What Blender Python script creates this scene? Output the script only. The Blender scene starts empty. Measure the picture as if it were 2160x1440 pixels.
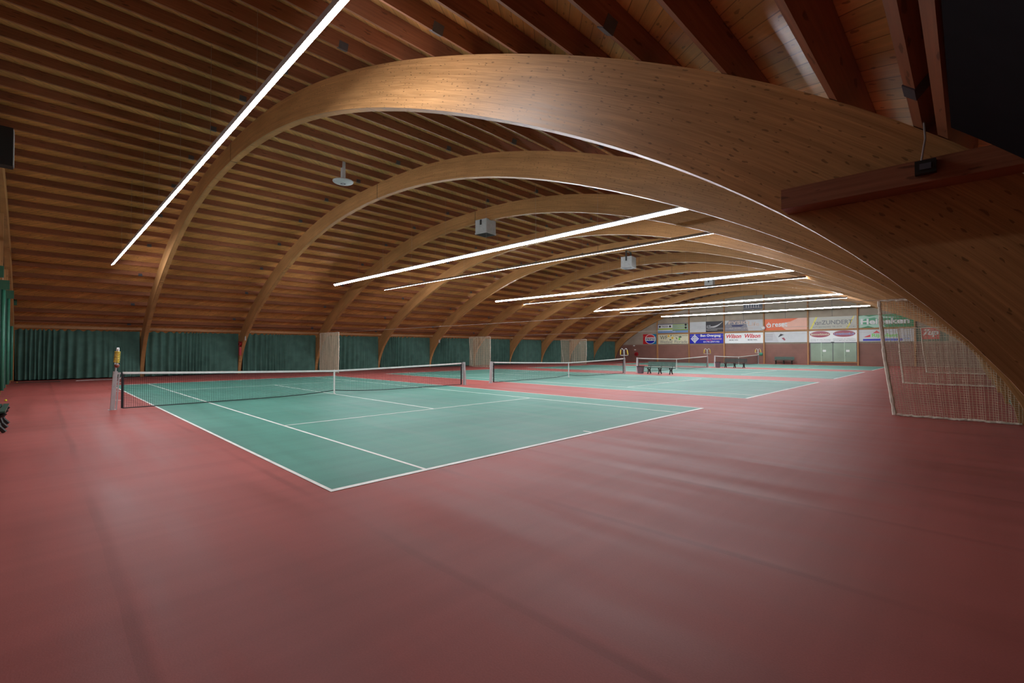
import bpy, math, random
from mathutils import Vector, Matrix
random.seed(7)
SC = bpy.context.scene
COL = SC.collection
# ------------------------------------------------------------------ camera, world, exposure
FPX = 981.4
cam_d = bpy.data.cameras.new('camera'); cam = bpy.data.objects.new('camera', cam_d); COL.objects.link(cam)
cam_d.sensor_width = 36.0; cam_d.lens = FPX / 2160 * 36.0; cam_d.clip_end = 300; cam_d.clip_start = 0.05
yaw, pitch, roll = 0.776, 0.017, -0.001
f = Vector((-math.sin(yaw) * math.cos(pitch), math.cos(yaw) * math.cos(pitch), math.sin(pitch)))
r = Vector((math.cos(yaw), math.sin(yaw), 0)); u = r.cross(f)
r, u = r * math.cos(roll) + u * math.sin(roll), -r * math.sin(roll) + u * math.cos(roll)
cam.matrix_world = Matrix(((r.x, u.x, -f.x, 17.325), (r.y, u.y, -f.y, -2.465), (r.z, u.z, -f.z, 1.697), (0, 0, 0, 1)))
SC.camera = cam
w = bpy.data.worlds.new('world'); SC.world = w; w.use_nodes = True
w.node_tree.nodes['Background'].inputs[0].default_value = (0.5, 0.6, 0.8, 1)
w.node_tree.nodes['Background'].inputs[1].default_value = 0.0
SC.view_settings.view_transform = 'Standard'; SC.view_settings.look = 'None'
SC.view_settings.exposure = 1.1; SC.view_settings.gamma = 1.0; SC.view_settings.use_curve_mapping = False
LAMP_POWER = 47.0
LAMP_TILT = math.radians(34)
LAMP_COLOR = (0.93, 0.95, 1.0)

# ------------------------------------------------------------------ material helpers
def new_mat(name):
    m = bpy.data.materials.new(name); m.use_nodes = True
    nt = m.node_tree; b = nt.nodes['Principled BSDF']
    return m, nt, b
def nd(nt, t, **kw):
    n = nt.nodes.new(t)
    for k, v in kw.items():
        if hasattr(n, k): setattr(n, k, v)
        else: n.inputs[k].default_value = v
    return n
def c4(c): return (c[0], c[1], c[2], 1)
def ramp(nt, stops, interp='LINEAR'):
    n = nt.nodes.new('ShaderNodeValToRGB'); e = n.color_ramp.elements; n.color_ramp.interpolation = interp
    while len(e) < len(stops): e.new(0.5)
    for i, (p, c) in enumerate(stops):
        e[i].position = p; e[i].color = c4(c) if not isinstance(c, float) else (c, c, c, 1)
    return n
def mixc(nt, a, b, fac, mode='MIX'):
    n = nt.nodes.new('ShaderNodeMix'); n.data_type = 'RGBA'; n.blend_type = mode
    L = nt.links
    for key, val in ((0, fac), (6, a), (7, b)):
        if isinstance(val, bpy.types.NodeSocket): L.new(val, n.inputs[key])
        else: n.inputs[key].default_value = val if key == 0 else c4(val)
    return n.outputs[2]
def plain(name, col, rough=0.6, metal=0.0, var=0.06, scale=6.0, spec=0.5, coat=0.0):
    m, nt, b = new_mat(name)
    tc = nd(nt, 'ShaderNodeTexCoord'); no = nd(nt, 'ShaderNodeTexNoise'); no.inputs['Scale'].default_value = scale
    no.inputs['Detail'].default_value = 4
    nt.links.new(tc.outputs['Object'], no.inputs['Vector'])
    dark = tuple(x * (1 - var * 2.2) for x in col); lite = tuple(min(1, x * (1 + var)) for x in col)
    rp = ramp(nt, [(0.3, dark), (0.7, lite)]); nt.links.new(no.outputs['Fac'], rp.inputs[0])
    nt.links.new(rp.outputs[0], b.inputs['Base Color'])
    b.inputs['Roughness'].default_value = rough; b.inputs['Metallic'].default_value = metal
    b.inputs['Specular IOR Level'].default_value = spec; b.inputs['Coat Weight'].default_value = coat
    return m
def glow(name, col, strength):
    m, nt, b = new_mat(name)
    b.inputs['Base Color'].default_value = c4((0.8, 0.8, 0.8))
    b.inputs['Emission Color'].default_value = c4(col); b.inputs['Emission Strength'].default_value = strength
    return m
def wood(name, base, dark, grain=(1.2, 30, 1), knots=0.0, knot_scale=(3.0, 9.0), lam=0.0, planks=0.0, rough=0.42, spec=0.4, light=None, oblique=0.0, rand=0.10):
    """UV based timber: u runs with the grain (metres), v across it."""
    m, nt, b = new_mat(name); L = nt.links
    uv = nd(nt, 'ShaderNodeUVMap'); oi = nd(nt, 'ShaderNodeObjectInfo')
    off = nd(nt, 'ShaderNodeVectorMath', operation='SCALE'); off.inputs[0].default_value = (37, 11, 3)
    L.new(oi.outputs['Random'], off.inputs['Scale'])
    add = nd(nt, 'ShaderNodeVectorMath', operation='ADD'); L.new(uv.outputs[0], add.inputs[0]); L.new(off.outputs[0], add.inputs[1])
    def mapped(sc, src=None):
        mp = nd(nt, 'ShaderNodeMapping'); mp.inputs['Scale'].default_value = sc
        L.new(src or add.outputs[0], mp.inputs[0]); return mp.outputs[0]
    n1 = nd(nt, 'ShaderNodeTexNoise'); n1.inputs['Scale'].default_value = 1; n1.inputs['Detail'].default_value = 5
    n1.inputs['Roughness'].default_value = 0.6; L.new(mapped(grain), n1.inputs['Vector'])
    light = light or tuple(min(1, x * 1.35) for x in base)
    rp = ramp(nt, [(0.25, dark), (0.5, base), (0.78, light)]); L.new(n1.outputs['Fac'], rp.inputs[0])
    col = rp.outputs[0]
    n2 = nd(nt, 'ShaderNodeTexNoise'); n2.inputs['Scale'].default_value = 1; n2.inputs['Detail'].default_value = 2
    L.new(mapped((0.5, 2.0, 1)), n2.inputs['Vector'])
    rp2 = ramp(nt, [(0.3, (0.72, 0.68, 0.62)), (0.7, (1.08, 1.05, 1.0))]); L.new(n2.outputs['Fac'], rp2.inputs[0])
    col = mixc(nt, col, rp2.outputs[0], 0.8, 'MULTIPLY')
    if lam or planks:
        step = lam or planks
        sep = nd(nt, 'ShaderNodeSeparateXYZ'); L.new(uv.outputs[0], sep.inputs[0])
        d = nd(nt, 'ShaderNodeMath', operation='DIVIDE'); L.new(sep.outputs['Y'], d.inputs[0]); d.inputs[1].default_value = step
        fl = nd(nt, 'ShaderNodeMath', operation='FLOOR'); L.new(d.outputs[0], fl.inputs[0])
        if planks:      # butt joints: boards 3.4 m long, staggered
            wn0 = nd(nt, 'ShaderNodeTexWhiteNoise', noise_dimensions='1D'); L.new(fl.outputs[0], wn0.inputs['W'])
            ux = nd(nt, 'ShaderNodeMath', operation='DIVIDE'); L.new(sep.outputs['X'], ux.inputs[0]); ux.inputs[1].default_value = 9.0
            ua = nd(nt, 'ShaderNodeMath', operation='ADD'); L.new(ux.outputs[0], ua.inputs[0]); L.new(wn0.outputs['Value'], ua.inputs[1])
            uf = nd(nt, 'ShaderNodeMath', operation='FLOOR'); L.new(ua.outputs[0], uf.inputs[0])
            cb = nd(nt, 'ShaderNodeCombineXYZ'); L.new(fl.outputs[0], cb.inputs[0]); L.new(uf.outputs[0], cb.inputs[1])
            wn = nd(nt, 'ShaderNodeTexWhiteNoise', noise_dimensions='3D'); L.new(cb.outputs[0], wn.inputs['Vector'])
        else:
            wn = nd(nt, 'ShaderNodeTexWhiteNoise', noise_dimensions='1D'); L.new(fl.outputs[0], wn.inputs['W'])
        v = 0.08 if lam else 0.11
        mr = nd(nt, 'ShaderNodeMapRange'); mr.inputs['To Min'].default_value = 1 - v; mr.inputs['To Max'].default_value = 1 + v
        L.new(wn.outputs['Value'], mr.inputs['Value'])
        cg = nd(nt, 'ShaderNodeCombineColor')
        for i in range(3): L.new(mr.outputs[0], cg.inputs[i])
        col = mixc(nt, col, cg.outputs[0], 1.0, 'MULTIPLY')
        fr = nd(nt, 'ShaderNodeMath', operation='FRACT'); L.new(d.outputs[0], fr.inputs[0])
        g = ramp(nt, [(0.0, 1.0), (0.06 if planks else 0.05, 0.0)], 'CONSTANT'); L.new(fr.outputs[0], g.inputs[0])
        fm = nd(nt, 'ShaderNodeMath', operation='MULTIPLY'); L.new(g.outputs[0], fm.inputs[0]); fm.inputs[1].default_value = 0.75 if planks else 0.25
        col = mixc(nt, col, tuple(x * 0.25 for x in dark), fm.outputs[0])
    if knots:
        nz = nd(nt, 'ShaderNodeTexNoise'); nz.inputs['Scale'].default_value = 9
        L.new(add.outputs[0], nz.inputs['Vector'])
        vv = nd(nt, 'ShaderNodeVectorMath', operation='MULTIPLY_ADD'); L.new(nz.outputs['Color'], vv.inputs[0])
        vv.inputs[1].default_value = (0.08, 0.05, 0); L.new(add.outputs[0], vv.inputs[2])
        vo = nd(nt, 'ShaderNodeTexVoronoi'); vo.inputs['Scale'].default_value = 1; vo.voronoi_dimensions = '2D'
        L.new(mapped((knot_scale[0], knot_scale[1], 1), vv.outputs[0]), vo.inputs['Vector'])
        sc_ = nd(nt, 'ShaderNodeSeparateColor'); L.new(vo.outputs['Color'], sc_.inputs[0])
        th = nd(nt, 'ShaderNodeMapRange'); th.inputs['From Min'].default_value = 0.35; th.inputs['From Max'].default_value = 1.0
        th.inputs['To Min'].default_value = 0.0; th.inputs['To Max'].default_value = 0.22; L.new(sc_.outputs[0], th.inputs['Value'])
        lt = nd(nt, 'ShaderNodeMath', operation='SUBTRACT'); L.new(th.outputs[0], lt.inputs[0]); L.new(vo.outputs['Distance'], lt.inputs[1])
        kf = ramp(nt, [(0.0, 0.0), (0.05, 1.0)]); L.new(lt.outputs[0], kf.inputs[0])
        km = nd(nt, 'ShaderNodeMath', operation='MULTIPLY'); L.new(kf.outputs[0], km.inputs[0]); km.inputs[1].default_value = knots
        col = mixc(nt, col, tuple(x * 0.3 for x in dark), km.outputs[0])
    mr2 = nd(nt, 'ShaderNodeMapRange'); mr2.inputs['To Min'].default_value = 1 - rand; mr2.inputs['To Max'].default_value = 1 + rand
    L.new(oi.outputs['Random'], mr2.inputs['Value'])
    cg2 = nd(nt, 'ShaderNodeCombineColor')
    for i in range(3): L.new(mr2.outputs[0], cg2.inputs[i])
    col = mixc(nt, col, cg2.outputs[0], 1.0, 'MULTIPLY')
    L.new(col, b.inputs['Base Color'])
    rr = nd(nt, 'ShaderNodeMapRange'); rr.inputs['To Min'].default_value = rough - 0.08; rr.inputs['To Max'].default_value = rough + 0.12
    L.new(n1.outputs['Fac'], rr.inputs['Value']); L.new(rr.outputs[0], b.inputs['Roughness'])
    b.inputs['Specular IOR Level'].default_value = spec
    return m
def floor_mat(name, base, dark, light, rough, spec, seam=0.8):
    m, nt, b = new_mat(name); L = nt.links
    tc = nd(nt, 'ShaderNodeTexCoord')
    def noise(scale, sx=1, sy=1, rot=0, detail=4):
        mp = nd(nt, 'ShaderNodeMapping'); mp.inputs['Scale'].default_value = (sx, sy, 1); mp.inputs['Rotation'].default_value = (0, 0, rot)
        L.new(tc.outputs['Object'], mp.inputs[0])
        n = nd(nt, 'ShaderNodeTexNoise'); n.inputs['Scale'].default_value = scale; n.inputs['Detail'].default_value = detail
        L.new(mp.outputs[0], n.inputs['Vector']); return n.outputs['Fac']
    big = noise(0.35, 1, 0.5, 0.3)
    rp = ramp(nt, [(0.32, dark), (0.5, base), (0.7, light)]); L.new(big, rp.inputs[0]); col = rp.outputs[0]
    st = noise(1.0, 0.25, 2.2, 0.9, 5)       # long play and drag marks
    r2 = ramp(nt, [(0.35, (0.90, 0.90, 0.90)), (0.65, (1.07, 1.07, 1.07))]); L.new(st, r2.inputs[0])
    col = mixc(nt, col, r2.outputs[0], 0.8, 'MULTIPLY')
    st2 = noise(1.0, 3.0, 0.12, -0.05, 3)
    r4 = ramp(nt, [(0.38, (0.93, 0.93, 0.93)), (0.6, (1.03, 1.03, 1.03))]); L.new(st2, r4.inputs[0])
    col = mixc(nt, col, r4.outputs[0], 0.8, 'MULTIPLY')
    # welded seams of the floor rolls, running along x
    sp_ = nd(nt, 'ShaderNodeSeparateXYZ'); L.new(tc.outputs['Object'], sp_.inputs[0])
    wob = noise(0.4, 1, 0.2, 0, 2)
    y1 = nd(nt, 'ShaderNodeMath', operation='MULTIPLY_ADD'); L.new(wob, y1.inputs[0]); y1.inputs[1].default_value = 0.10; L.new(sp_.outputs['Y'], y1.inputs[2])
    y2 = nd(nt, 'ShaderNodeMath', operation='ADD'); L.new(y1.outputs[0], y2.inputs[0]); y2.inputs[1].default_value = 2.02 + 1.8 * 20
    y3 = nd(nt, 'ShaderNodeMath', operation='DIVIDE'); L.new(y2.outputs[0], y3.inputs[0]); y3.inputs[1].default_value = 1.8
    y4 = nd(nt, 'ShaderNodeMath', operation='FRACT'); L.new(y3.outputs[0], y4.inputs[0])
    rs = ramp(nt, [(0.0, (0.78, .78, .78)), (0.03, (0.74, .74, .74)), (0.06, (1.07, 1.07, 1.07)), (0.12, (1, 1, 1)), (0.96, (1, 1, 1)), (1.0, (0.93, .93, .93))]); L.new(y4.outputs[0], rs.inputs[0])
    patch = noise(0.25, 1, 1, 0.5, 2); pr = ramp(nt, [(0.42, 0.15), (0.6, 1.0)]); L.new(patch, pr.inputs[0])
    sf = nd(nt, 'ShaderNodeMath', operation='MULTIPLY'); L.new(pr.outputs[0], sf.inputs[0]); sf.inputs[1].default_value = seam
    col = mixc(nt, col, rs.outputs[0], sf.outputs[0], 'MULTIPLY')
    fine = noise(90, detail=2)
    r3 = ramp(nt, [(0.3, (0.9, 0.9, 0.9)), (0.7, (1.06, 1.06, 1.06))]); L.new(fine, r3.inputs[0])
    col = mixc(nt, col, r3.outputs[0], 0.7, 'MULTIPLY')
    L.new(col, b.inputs['Base Color'])
    mr = nd(nt, 'ShaderNodeMapRange'); mr.inputs['From Min'].default_value = 0.3; mr.inputs['From Max'].default_value = 0.7
    mr.inputs['To Min'].default_value = rough - 0.07; mr.inputs['To Max'].default_value = rough + 0.08
    L.new(st, mr.inputs['Value']); L.new(mr.outputs[0], b.inputs['Roughness'])
    b.inputs['Specular IOR Level'].default_value = spec
    bp = nd(nt, 'ShaderNodeBump'); bp.inputs['Strength'].default_value = 0.12; bp.inputs['Distance'].default_value = 0.004
    L.new(fine, bp.inputs['Height']); L.new(bp.outputs[0], b.inputs['Normal'])
    return m
def bands(name, base, line, step, axis='Z', width=0.06, rough=0.7, stepx=0.0):
    m, nt, b = new_mat(name); L = nt.links
    tc = nd(nt, 'ShaderNodeTexCoord'); sep = nd(nt, 'ShaderNodeSeparateXYZ'); L.new(tc.outputs['Object'], sep.inputs[0])
    d = nd(nt, 'ShaderNodeMath', operation='DIVIDE'); L.new(sep.outputs[axis], d.inputs[0]); d.inputs[1].default_value = step
    fr = nd(nt, 'ShaderNodeMath', operation='FRACT'); L.new(d.outputs[0], fr.inputs[0])
    g = ramp(nt, [(0.0, 1.0), (width, 0.0)], 'CONSTANT'); L.new(fr.outputs[0], g.inputs[0])
    no = nd(nt, 'ShaderNodeTexNoise'); no.inputs['Scale'].default_value = 1.2; no.inputs['Detail'].default_value = 4
    L.new(tc.outputs['Object'], no.inputs['Vector'])
    rp = ramp(nt, [(0.3, tuple(x * 0.86 for x in base)), (0.7, tuple(x * 1.08 for x in base))]); L.new(no.outputs['Fac'], rp.inputs[0])
    L.new(mixc(nt, rp.outputs[0], line, g.outputs[0]), b.inputs['Base Color'])
    b.inputs['Roughness'].default_value = rough
    return m

M = {}
M['floor'] = floor_mat('terracotta_sports_floor', (0.345, 0.084, 0.072), (0.300, 0.072, 0.062), (0.375, 0.096, 0.082), 0.52, 0.17)
M['court'] = floor_mat('green_sports_floor', (0.088, 0.262, 0.208), (0.078, 0.235, 0.188), (0.100, 0.282, 0.226), 0.52, 0.20, 0.0)
M['line'] = plain('white_line_paint', (0.78, 0.78, 0.74), 0.55, var=0.08, scale=3)
M['arch'] = wood('glulam_arch', (0.46, 0.245, 0.098), (0.36, 0.180, 0.068), grain=(1.6, 60, 1), knots=0.62, knot_scale=(7.0, 24.0), lam=0.045, rough=0.42)
M['purlin'] = wood('purlin_timber', (0.29, 0.115, 0.060), (0.23, 0.088, 0.046), grain=(1.2, 40, 1), knots=0.6, knot_scale=(2.4, 14), rough=0.5)
M['deck'] = wood('roof_boarding', (0.62, 0.36, 0.140), (0.52, 0.285, 0.105), grain=(1.0, 22, 1), knots=0.7, knot_scale=(3.2, 12), planks=0.145, rough=0.34, spec=0.5)
M['deck_left'] = wood('roof_boarding_orange', (0.60, 0.300, 0.100), (0.50, 0.235, 0.076), grain=(1.0, 22, 1), knots=0.7, knot_scale=(3.2, 12), planks=0.145, rough=0.36, spec=0.5)
M['post'] = wood('wall_post_timber', (0.44, 0.22, 0.09), (0.34, 0.16, 0.065), grain=(1.2, 30, 1), knots=0.4, rough=0.5)
M['curtain'] = plain('green_curtain_cloth', (0.080, 0.165, 0.135), 0.9, var=0.10, scale=2.0, spec=0.1)
M['green'] = plain('green_painted_board', (0.030, 0.120, 0.070), 0.5)
M['green_tube'] = plain('green_tube_paint', (0.05, 0.24, 0.16), 0.35)
M['bench'] = plain('green_bench_slat', (0.013, 0.068, 0.048), 0.38)
M['bench_dark'] = plain('dark_bench_slat', (0.022, 0.034, 0.028), 0.5)  # darker, greyer slat colour for the bench by the farthest court
M['iron'] = plain('dark_cast_iron', (0.012, 0.014, 0.014), 0.45)
M['bin'] = plain('mauve_grey_plastic', (0.16, 0.125, 0.155), 0.5)
M['alu'] = plain('aluminium', (0.50, 0.49, 0.50), 0.45, metal=0.3)
M['white'] = plain('white_plastic', (0.75, 0.75, 0.74), 0.5, var=0.02)
M['tape'] = plain('white_net_tape', (0.78, 0.78, 0.76), 0.7, var=0.05)
M['black'] = plain('black_net_cord', (0.014, 0.014, 0.018), 0.7)
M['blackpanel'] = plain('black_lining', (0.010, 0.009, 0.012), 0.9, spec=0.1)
M['netcord'] = plain('beige_netting', (0.60, 0.52, 0.38), 0.8)
M['netband'] = plain('off_white_net_band', (0.72, 0.66, 0.56), 0.8, var=0.12, scale=9)
M['yellow'] = plain('yellow_plastic', (0.80, 0.58, 0.03), 0.4)
M['ball'] = plain('tennis_ball_felt', (0.75, 0.72, 0.05), 0.9)
M['orange'] = plain('faded_orange_felt', (0.65, 0.28, 0.05), 0.9)
M['red'] = plain('red_enamel', (0.38, 0.012, 0.020), 0.4)
M['rust'] = plain('rust_red_plastic', (0.25, 0.05, 0.03), 0.5)
M['grey'] = plain('pale_grey_sheet', (0.46, 0.48, 0.50), 0.5)
M['steel'] = plain('dark_blue_grey_steel', (0.10, 0.11, 0.14), 0.45, metal=0.4)
M['lamp_body'] = plain('lamp_housing_grey', (0.42, 0.42, 0.46), 0.4)
M['wire'] = plain('steel_wire', (0.45, 0.40, 0.38), 0.4, metal=0.5)
M['lamp'] = glow('lamp_diffuser', LAMP_COLOR, LAMP_POWER)
M['brick'] = bands('brown_block_wall', (0.245, 0.118, 0.092), (0.18, 0.085, 0.068), 0.115, 'Z', 0.10)
M['panel'] = plain('grey_beige_wall_panel', (0.40, 0.33, 0.26), 0.7, var=0.08, scale=0.8)
M['wallwood'] = bands('side_wall_board', (0.20, 0.09, 0.045), (0.08, 0.035, 0.02), 0.2, 'Z', 0.05)
M['glass'] = plain('green_frosted_glazing', (0.25, 0.34, 0.25), 0.25, var=0.10, scale=0.5)
M['frame_green'] = plain('pale_green_frame', (0.42, 0.56, 0.42), 0.5)
M['paper'] = plain('white_paper', (0.80, 0.84, 0.82), 0.8, var=0.02)
M['mat'] = plain('dark_green_mat', (0.03, 0.035, 0.025), 0.9)
M['speaker'] = plain('black_speaker_cabinet', (0.008, 0.008, 0.010), 0.6)
def S(name, col): return plain('sign_' + name, col, 0.4, var=0.02, scale=2)

# ------------------------------------------------------------------ mesh helpers
class MB:
    def __init__(s): s.v = []; s.f = []; s.uv = []
    def quad(s, a, b, c, d, uv=None):
        i = len(s.v); s.v += [tuple(a), tuple(b), tuple(c), tuple(d)]; s.f.append((i, i + 1, i + 2, i + 3)); s.uv.append(uv or [(0, 0)] * 4); return s
    def poly(s, pts, uv=None):
        i = len(s.v); s.v += [tuple(p) for p in pts]; s.f.append(tuple(range(i, i + len(pts)))); s.uv.append(uv or [(0, 0)] * len(pts)); return s
    def box(s, x0, y0, z0, x1, y1, z1):
        return s.obox(Vector(((x0 + x1) / 2, (y0 + y1) / 2, (z0 + z1) / 2)), Vector((1, 0, 0)), Vector((0, 1, 0)), Vector((0, 0, 1)), abs(x1 - x0) / 2, abs(y1 - y0) / 2, abs(z1 - z0) / 2)
    def obox(s, c, ax, ay, az, hx, hy, hz):
        c = Vector(c); X = ax * hx; Y = ay * hy; Z = az * hz
        i = len(s.v)
        for k in range(8):
            s.v.append(tuple(c + (X if k & 1 else -X) + (Y if k & 2 else -Y) + (Z if k & 4 else -Z)))
        h = [hx, hy, hz]
        # uv: long axis -> u
        L = max(range(3), key=lambda q: h[q]); O = [q for q in range(3) if q != L]
        sg = lambda k, q: (1 if k & (1 << q) else -1) * h[q]
        for fc in ((0, 2, 3, 1), (4, 5, 7, 6), (0, 1, 5, 4), (2, 6, 7, 3), (0, 4, 6, 2), (1, 3, 7, 5)):
            s.f.append(tuple(i + k for k in fc))
            s.uv.append([(sg(k, L), sg(k, O[0]) + sg(k, O[1]) + 1.0) for k in fc])
        return s
    def tube(s, pts, rad, n=8, close=False, caps=True):
        pts = [Vector(p) for p in pts]; base = len(s.v); N = len(pts); prev = None
        for k, p in enumerate(pts):
            if close: t = pts[(k + 1) % N] - pts[k - 1]
            else: t = pts[min(k + 1, N - 1)] - pts[max(k - 1, 0)]
            t.normalize()
            if prev is None:
                a = Vector((0, 0, 1)) if abs(t.z) < 0.9 else Vector((1, 0, 0)); prev = t.cross(a).normalized()
            a = (prev - t * prev.dot(t)).normalized(); b2 = t.cross(a); prev = a
            rr = rad[k] if isinstance(rad, (list, tuple)) else rad
            for j in range(n):
                an = 2 * math.pi * (j + 0.5) / n; s.v.append(tuple(p + a * math.cos(an) * rr + b2 * math.sin(an) * rr))
        for k in range(N if close else N - 1):
            k2 = (k + 1) % N
            for j in range(n):
                j2 = (j + 1) % n
                s.f.append((base + k * n + j, base + k * n + j2, base + k2 * n + j2, base + k2 * n + j)); s.uv.append([(0, 0)] * 4)
        if caps and not close:
            s.f.append(tuple(base + j for j in reversed(range(n)))); s.uv.append([(0, 0)] * n)
            s.f.append(tuple(base + (N - 1) * n + j for j in range(n))); s.uv.append([(0, 0)] * n)
        return s
    def sphere(s, c, rad, n=14, m=8, sz=1.0):
        c = Vector(c); base = len(s.v)
        for i in range(m + 1):
            ph = math.pi * i / m
            for j in range(n):
                th = 2 * math.pi * j / n
                s.v.append((c.x + rad * math.sin(ph) * math.cos(th), c.y + rad * math.sin(ph) * math.sin(th), c.z + rad * sz * math.cos(ph)))
        for i in range(m):
            for j in range(n):
                s.f.append((base + i * n + j, base + (i + 1) * n + j, base + (i + 1) * n + (j + 1) % n, base + i * n + (j + 1) % n)); s.uv.append([(0, 0)] * 4)
        return s
    def lathe(s, c, prof, n=24, axis='Z'):
        """prof: list of (radius, height)"""
        c = Vector(c); base = len(s.v)
        for (ra, h) in prof:
            for j in range(n):
                th = 2 * math.pi * j / n; a = ra * math.cos(th); b2 = ra * math.sin(th)
                s.v.append((c.x + a, c.y + b2, c.z + h) if axis == 'Z' else (c.x + a, c.y + h, c.z + b2) if axis == 'Y' else (c.x + h, c.y + a, c.z + b2))
        for i in range(len(prof) - 1):
            for j in range(n):
                s.f.append((base + i * n + j, base + i * n + (j + 1) % n, base + (i + 1) * n + (j + 1) % n, base + (i + 1) * n + j)); s.uv.append([(0, 0)] * 4)
        return s
    def mesh(s, name, mat, smooth=False):
        me = bpy.data.meshes.new(name); me.from_pydata(s.v, [], s.f)
        ul = me.uv_layers.new(name='UVMap')
        flat = [c for fu in s.uv for p in fu for c in p]
        ul.data.foreach_set('uv', flat)
        if mat: me.materials.append(mat)
        if smooth: me.polygons.foreach_set('use_smooth', [True] * len(me.polygons))
        me.update(); return me
    def build(s, name, mat, parent=None, smooth=False, loc=(0, 0, 0)):
        return link(s.mesh(name, mat, smooth), name, parent, loc)
def link(me, name, parent=None, loc=(0, 0, 0)):
    o = bpy.data.objects.new(name, me); COL.objects.link(o); o.location = loc
    if parent: o.parent = parent
    return o
def empty(name, loc=(0, 0, 0), rz=0.0):
    o = bpy.data.objects.new(name, None); COL.objects.link(o); o.location = loc; o.rotation_euler = (0, 0, rz); o.empty_display_size = 0.2; return o
def tag(o, label=None, cat=None, group=None, kind=None):
    if label: o['label'] = label
    if cat: o['category'] = cat
    if group: o['group'] = group
    if kind: o['kind'] = kind
    return o
def kids(o): return [c for c in bpy.data.objects if c.parent == o]
def copy_tree(o, parent=None):
    c = o.copy(); COL.objects.link(c)
    if parent: c.parent = parent
    for ch in kids(o): copy_tree(ch, c)
    return c
ORD = ['lowest', 'second', 'third', 'fourth', 'fifth', 'sixth', 'seventh', 'eighth', 'ninth', 'tenth', 'eleventh', 'twelfth', 'thirteenth', 'fourteenth', 'fifteenth',
       'sixteenth', 'seventeenth', 'eighteenth', 'nineteenth', 'twentieth', 'twenty-first', 'twenty-second', 'twenty-third', 'twenty-fourth']

# ------------------------------------------------------------------ arch profile
XC = -0.8
PC = [20.068277555065286, 3.860597943312456, -4.205912726060438, 11.091694301557444, -8.368801823625848]
def intr(t):
    a = abs(t); R_ = PC[0] + PC[1] * a**2 + PC[2] * a**4 + PC[3] * a**6 + PC[4] * a**8
    return (math.copysign(R_ * math.sin(a), t), R_ * math.cos(a) - 12)
def frame(t):
    p = intr(t); e = 1e-3; a = intr(t - e); b = intr(t + e)
    tx, tz = b[0] - a[0], b[1] - a[1]; l = math.hypot(tx, tz); tx /= l; tz /= l
    return p, (tx, tz), (-tz, tx)
def depth(d): return 0.60 + 0.018 * abs(d)
def offs(t, o, rel=True):
    p, tt, n = frame(t); k = o + (depth(p[0]) if rel else 0)
    return (XC + p[0] + n[0] * k, p[1] + n[1] * k)
ARCH_Y = [-3.56] + [2.02 + 5.46 * k for k in range(11)]     # near face of each arch
ARCH_T = 0.20
PUR_H = 0.25
TF = 1.008
# deck polyline: offset grows near the eaves so that the roof ends over the curtain line
def deck_pt(t): return offs(t, PUR_H)
def sample(fn, n, t0, t1): return [fn(t0 + (t1 - t0) * i / n) for i in range(n + 1)]
def arcs(pts):
    s = [0.0]
    for a, b in zip(pts, pts[1:]): s.append(s[-1] + math.hypot(b[0] - a[0], b[1] - a[1]))
    return s

# ------------------------------------------------------------------ room shell
YN, YF = -3.58, 57.05
fl = MB(); fl.quad((-20.6, YN - 0.3, 0), (19.2, YN - 0.3, 0), (19.2, YF + 0.3, 0), (-20.6, YF + 0.3, 0)).build('floor', M['floor']); tag(bpy.data.objects['floor'], kind='structure')
# find where the deck meets eave height
t = 1.0
while deck_pt(t)[1] < 1.45: t -= 0.002
TE = t
dp = sample(deck_pt, 120, -TE, TE); ds = arcs(dp)
BA = math.radians(47)      # boards laid as a chevron meeting at the ridge
mb = MB()
for i in range(120):
    a, b = dp[i], dp[i + 1]
    sd = 1 if i >= 60 else -1
    buv = lambda s_, y_, sd=sd: ((s_ - ds[60]) * math.cos(BA) - sd * y_ * math.sin(BA), 40 + sd * (s_ - ds[60]) * math.sin(BA) + y_ * math.cos(BA))
    mb.quad((a[0], YN, a[1]), (a[0], YF, a[1]), (b[0], YF, b[1]), (b[0], YN, b[1]),
            [buv(ds[i], YN), buv(ds[i], YF), buv(ds[i + 1], YF), buv(ds[i + 1], YN)])
    mb.quad((a[0], YN, a[1] + .06), (b[0], YN, b[1] + .06), (b[0], YF, b[1] + .06), (a[0], YF, a[1] + .06))
ce = mb.build('ceiling', M['deck']); tag(ce, kind='structure')
ce.data.materials.append(M['deck_left'])
ce.data.polygons.foreach_set('material_index', [1 if (q // 2) < 60 else 0 for q in range(240)]); ce.data.update()
EL, EZ = dp[0]; ER = dp[-1][0]
# side walls behind the curtains
for nm, x in (('wall_left', EL - 0.30), ('wall_right', ER + 0.30)):
    xo = x + (-0.15 if x < 0 else 0.15)
    b = MB(); b.box(min(x, xo), YN, 0, max(x, xo), YF, EZ + 0.05); tag(b.build(nm, M['wallwood']), kind='structure')
def gable(nm, y0, y1):
    e = empty(nm); tag(e, kind='structure')
    pts = [(p[0], p[1]) for p in dp]
    b = MB(); up = [(x, z) for x, z in pts]
    ring = [q for q in up if q[1] > 2.25]
    face = y0 if abs(y0) < abs(y1) else y0
    for yy, flip in ((y0, False), (y1, True)):
        P = [(x, yy, z) for x, z in ring]
        b.poly(P if flip else P[::-1])
    b.build('upper_panelling', M['panel'], e)
    c = MB(); c.box(EL, y0, 0, ER, y1, 2.42); c.build('block_wall', M['brick'], e)
    return e
gable('wall_back', YF, YF + 0.2); gable('wall_front', YN - 0.2, YN)

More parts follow.
